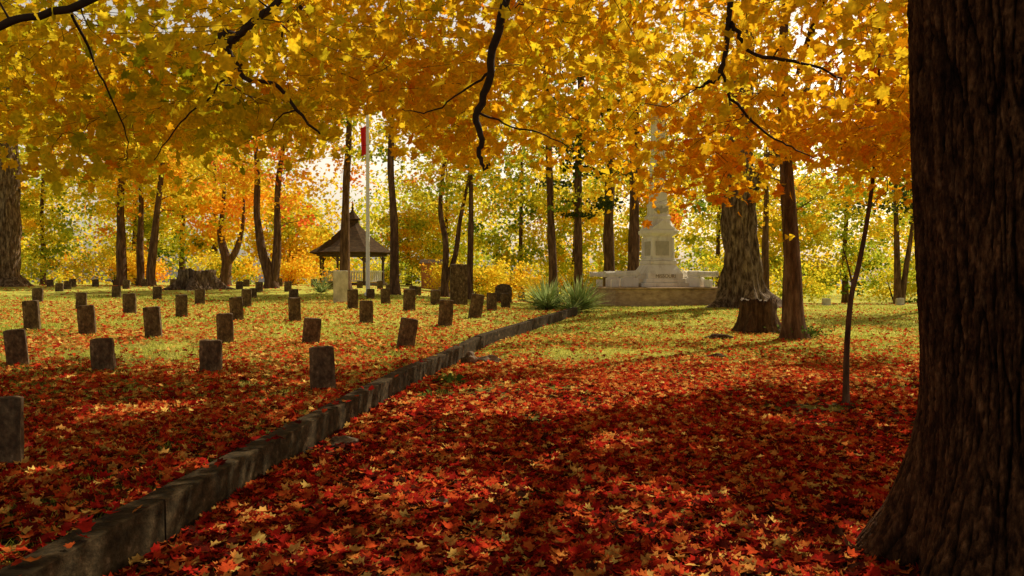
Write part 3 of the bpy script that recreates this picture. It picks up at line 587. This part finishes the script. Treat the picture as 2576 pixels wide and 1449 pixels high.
# ------------------------------------------------------------------ memorial
mx_,my_=6.4,35; mz=g(mx_,my_); me_=empty('war_memorial',(mx_,my_,mz),(0,0,rad(14)),label='white stone obelisk memorial with cannons on a concrete platform',category='monument')
def part(name,fn,mat,parent=me_,loc=(0,0,0),rot=(0,0,0),smooth=False,sc=1,**kw):
    bm=bmesh.new(); fn(bm); o=obj(name,bm_mesh(name,bm,mat,smooth),parent,loc,rot,**kw); o.scale=(sc,sc,1); return o
def f_plat(bm):
    bm_box(bm,(0,0,.27),(5.3,3.4,1.0),.02); bm_box(bm,(0,0,.815),(5.5,3.6,.08),.02)
part('platform',f_plat,M_conc)
P0=.857
def f_pl(bm):
    bm_box(bm,(0,0,P0+.09),(2.25,2.1,.18),.02); bm_box(bm,(0,0,P0+.265),(2.0,1.88,.17),.02)
    lathe(bm,[(1.25,P0+.35),(1.25,P0+.58),(1.1,P0+.76),(.95,P0+.92),(.92,P0+.98)],4,phase=math.pi/4)
pl=part('plinth',f_pl,M_marble,sc=.92)
cu=bpy.data.curves.new('inscription','FONT'); cu.body='MISSOURI'; cu.size=.235; cu.extrude=.012; cu.align_x='CENTER'
to=bpy.data.objects.new('tmp',cu); COL.objects.link(to); bpy.context.view_layer.update()
tm_=bpy.data.meshes.new_from_object(to.evaluated_get(bpy.context.evaluated_depsgraph_get())); bpy.data.objects.remove(to)
for v in tm_.vertices:
    a=v.co.x/1.3; v.co.y+=.07*math.cos(a*1.8)-.05
tm_.materials.clear(); tm_.materials.append(M_letter)
obj('inscription',tm_,pl,(0,-.892,P0+.38),(rad(90),0,0))
def f_ped(bm):
    bm_box(bm,(0,0,P0+1.07),(1.42,1.42,.16),.025)
    lathe(bm,[(.93,P0+1.16),(.90,P0+1.22),(.80,P0+1.27),(.76,P0+2.12),(.80,P0+2.2)],4,phase=math.pi/4)
    for sx in (-1,1):
        for sy in (-1,1): lathe(bm,[(.075,P0+1.27),(.06,P0+1.33),(.055,P0+2.05),(.08,P0+2.14)],12,c=(sx*.58,sy*.58,0))
ped=part('pedestal',f_ped,M_marble,sc=.86)
for i in range(4):
    a=i*math.pi/2
    def f_pan(bm): bm_box(bm,(0,0,0),(.72,.03,.62),.012)
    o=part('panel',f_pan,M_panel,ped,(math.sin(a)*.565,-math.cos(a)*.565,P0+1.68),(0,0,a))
def f_cor(bm):
    lathe(bm,[(.80,P0+2.203),(1.0,P0+2.3),(1.06,P0+2.34),(1.06,P0+2.46),(.98,P0+2.5)],4,phase=math.pi/4)
    for i in range(4):
        a=i*math.pi/2; M_=Matrix.Rotation(a,3,'Z'); vs=[Vector(c) for c in [(-.66,-.7,P0+2.502),(.66,-.7,P0+2.502),(0,-.7,P0+2.92),(-.6,-.2,P0+2.502),(.6,-.2,P0+2.502),(0,-.2,P0+2.92)]]
        vv=[bm.verts.new(M_@c) for c in vs]
        for f in [(0,1,2),(3,5,4),(0,2,5,3),(1,4,5,2)]: bm.faces.new([vv[k] for k in f])
part('cornice',f_cor,M_marble,sc=.86)
def f_sh(bm):
    lathe(bm,[(.74,P0+2.505),(.68,P0+2.95),(.74,P0+3.0),(.74,P0+3.08),(.6,P0+3.16),(.58,P0+3.5),(.62,P0+3.55),(.62,P0+3.62),(.5,P0+3.68),(.36,P0+8.0),(.02,P0+8.55)],4,phase=math.pi/4)
part('shaft',f_sh,M_marble,sc=.84)
def f_em(bm):
    bmesh.ops.create_uvsphere(bm,u_segments=12,v_segments=8,radius=.1)
    for v in bm.verts: v.co.z*=1.3; v.co.y*=.5
    for sg in (-1,1):
        vv=[bm.verts.new(c) for c in [(sg*.05,-.03,.06),(sg*.33,-.02,.17),(sg*.36,-.02,.02),(sg*.24,-.02,-.08),(sg*.05,-.04,-.08)]]; bm.faces.new(vv)
        vb=[bm.verts.new(v.co+Vector((0,.05,0))) for v in vv]; bm.faces.new(vb[::-1])
        for i in range(5): bm.faces.new((vv[i],vb[i],vb[(i+1)%5],vv[(i+1)%5]))
    r=bmesh.ops.create_uvsphere(bm,u_segments=8,v_segments=6,radius=.05); bmesh.ops.translate(bm,vec=(.02,-.02,.16),verts=r['verts'])
part('carved_eagle',f_em,M_panel,loc=(0,-.365,P0+3.33),sc=.9)
def f_can(bm):
    prof=[(.04,-.12),(.07,-.1),(.06,-.05),(.14,0),(.165,.05),(.165,.1),(.15,.14),(.145,.5),(.155,.52),(.155,.56),(.135,.6),(.10,1.25),(.115,1.28),(.105,1.32),(.135,1.42),(.125,1.45),(.07,1.452),(.065,1.3)]
    lathe(bm,prof,20); bmesh.ops.rotate(bm,cent=(0,0,0),matrix=Matrix.Rotation(rad(90),3,'Y'),verts=bm.verts[:])
    bmesh.ops.translate(bm,vec=(0,0,.56),verts=bm.verts[:])
    bm_box(bm,(.35,0,.2),(.75,.34,.4),.03); bm_box(bm,(1.0,0,.16),(.3,.26,.32),.03); bm_box(bm,(.4,0,.43),(.5,.36,.08),.02)
for loc,a in [((-1.15,-.45,P0+.0),172),((1.15,-.1,P0+.0),-10),((1.1,-.75,P0+.0),-62),((-1.2,1.2,P0),160)]:
    part('cannon',f_can,M_marble,loc=loc,rot=(0,0,rad(a)))

# ------------------------------------------------------------------ ivy and weeds
M_ivy=mat_leaf('ivy_leaf',[(0,(.05,.09,.015)),(1,(.22,.30,.05))],.3,vein=False)
def plant(name,x,y,n,sp,h,sz,label,**kw):
    P=np.stack([R.normal(size=n)*sp,R.normal(size=n)*sp,R.random(n)*h+.03],1)
    Lf=leaves(P,sz*(.6+.7*R.random(n)),R.random(n)*.5,MID,1.)
    B=np.stack([P*.02+[-.004,0,0],P*.02+[.004,0,0],P+[.003,0,0],P-[.003,0,0]],1).reshape(-1,3)
    St=(B,np.arange(4*n),np.full(n,4),np.zeros(n))
    obj(name,leaf_mesh(name,[Lf,St],M_ivy),loc=(x,y,g(x,y)),label=label,category='plant',**kw)
plant('ivy',7.1,19.3,260,.26,.26,.07,'green ivy climbing around the maple foot',kind='stuff')
plant('weed_plant',-.95,11.9,16,.1,.1,.1,'small green weed growing beside the kerb')
plant('weed_plant',-1.1,10.6,14,.12,.06,.09,'small green weed in red leaves beside the kerb')

# ------------------------------------------------------------------ light, sky, camera
w=bpy.data.worlds.new('World'); scene.world=w; w.use_nodes=True; nt=w.node_tree; bg=nt.nodes['Background']
sky=nt.nodes.new('ShaderNodeTexSky'); sky.sky_type='NISHITA'; sky.sun_disc=False; sky.sun_elevation=EL; sky.sun_rotation=AZ; sky.dust_density=4; sky.air_density=1
hs=nt.nodes.new('ShaderNodeHueSaturation'); hs.inputs['Saturation'].default_value=.35; nt.links.new(sky.outputs[0],hs.inputs['Color'])
wm=nt.nodes.new('ShaderNodeMix'); wm.data_type='RGBA'; wm.blend_type='MULTIPLY'; wm.inputs[0].default_value=1; wm.inputs[7].default_value=(1.15,1.0,.80,1)
tc=nt.nodes.new('ShaderNodeTexCoord'); sp=nt.nodes.new('ShaderNodeSeparateXYZ'); nt.links.new(tc.outputs['Generated'],sp.inputs[0])
hz=nt.nodes.new('ShaderNodeMapRange'); hz.interpolation_type='SMOOTHSTEP'; hz.inputs[1].default_value=.15; hz.inputs[2].default_value=.5; hz.inputs[3].default_value=2.0; hz.inputs[4].default_value=.32; nt.links.new(sp.outputs['Z'],hz.inputs[0])
vm=nt.nodes.new('ShaderNodeVectorMath'); vm.operation='SCALE'
nt.links.new(hs.outputs[0],wm.inputs[6]); nt.links.new(wm.outputs[2],vm.inputs[0]); nt.links.new(hz.outputs[0],vm.inputs['Scale']); nt.links.new(vm.outputs[0],bg.inputs[0]); bg.inputs[1].default_value=.11
sd=Vector((math.sin(AZ)*math.cos(EL),math.cos(AZ)*math.cos(EL),math.sin(EL)))
ld=bpy.data.lights.new('Sun','SUN'); ld.energy=5; ld.angle=rad(.5); ld.color=(1,.89,.66)
lo=bpy.data.objects.new('Sun',ld); COL.objects.link(lo); lo.rotation_euler=sd.to_track_quat('Z','Y').to_euler()
cam=bpy.data.cameras.new('Camera'); cam.lens=28; cam.sensor_width=36; cam.clip_end=1000; cam.clip_start=.05
co=bpy.data.objects.new('Camera',cam); COL.objects.link(co); co.location=(0,0,1.6); co.rotation_euler=(rad(90-.7),0,0); scene.camera=co
scene.view_settings.view_transform='Standard'; scene.view_settings.look='None'; scene.view_settings.exposure=0
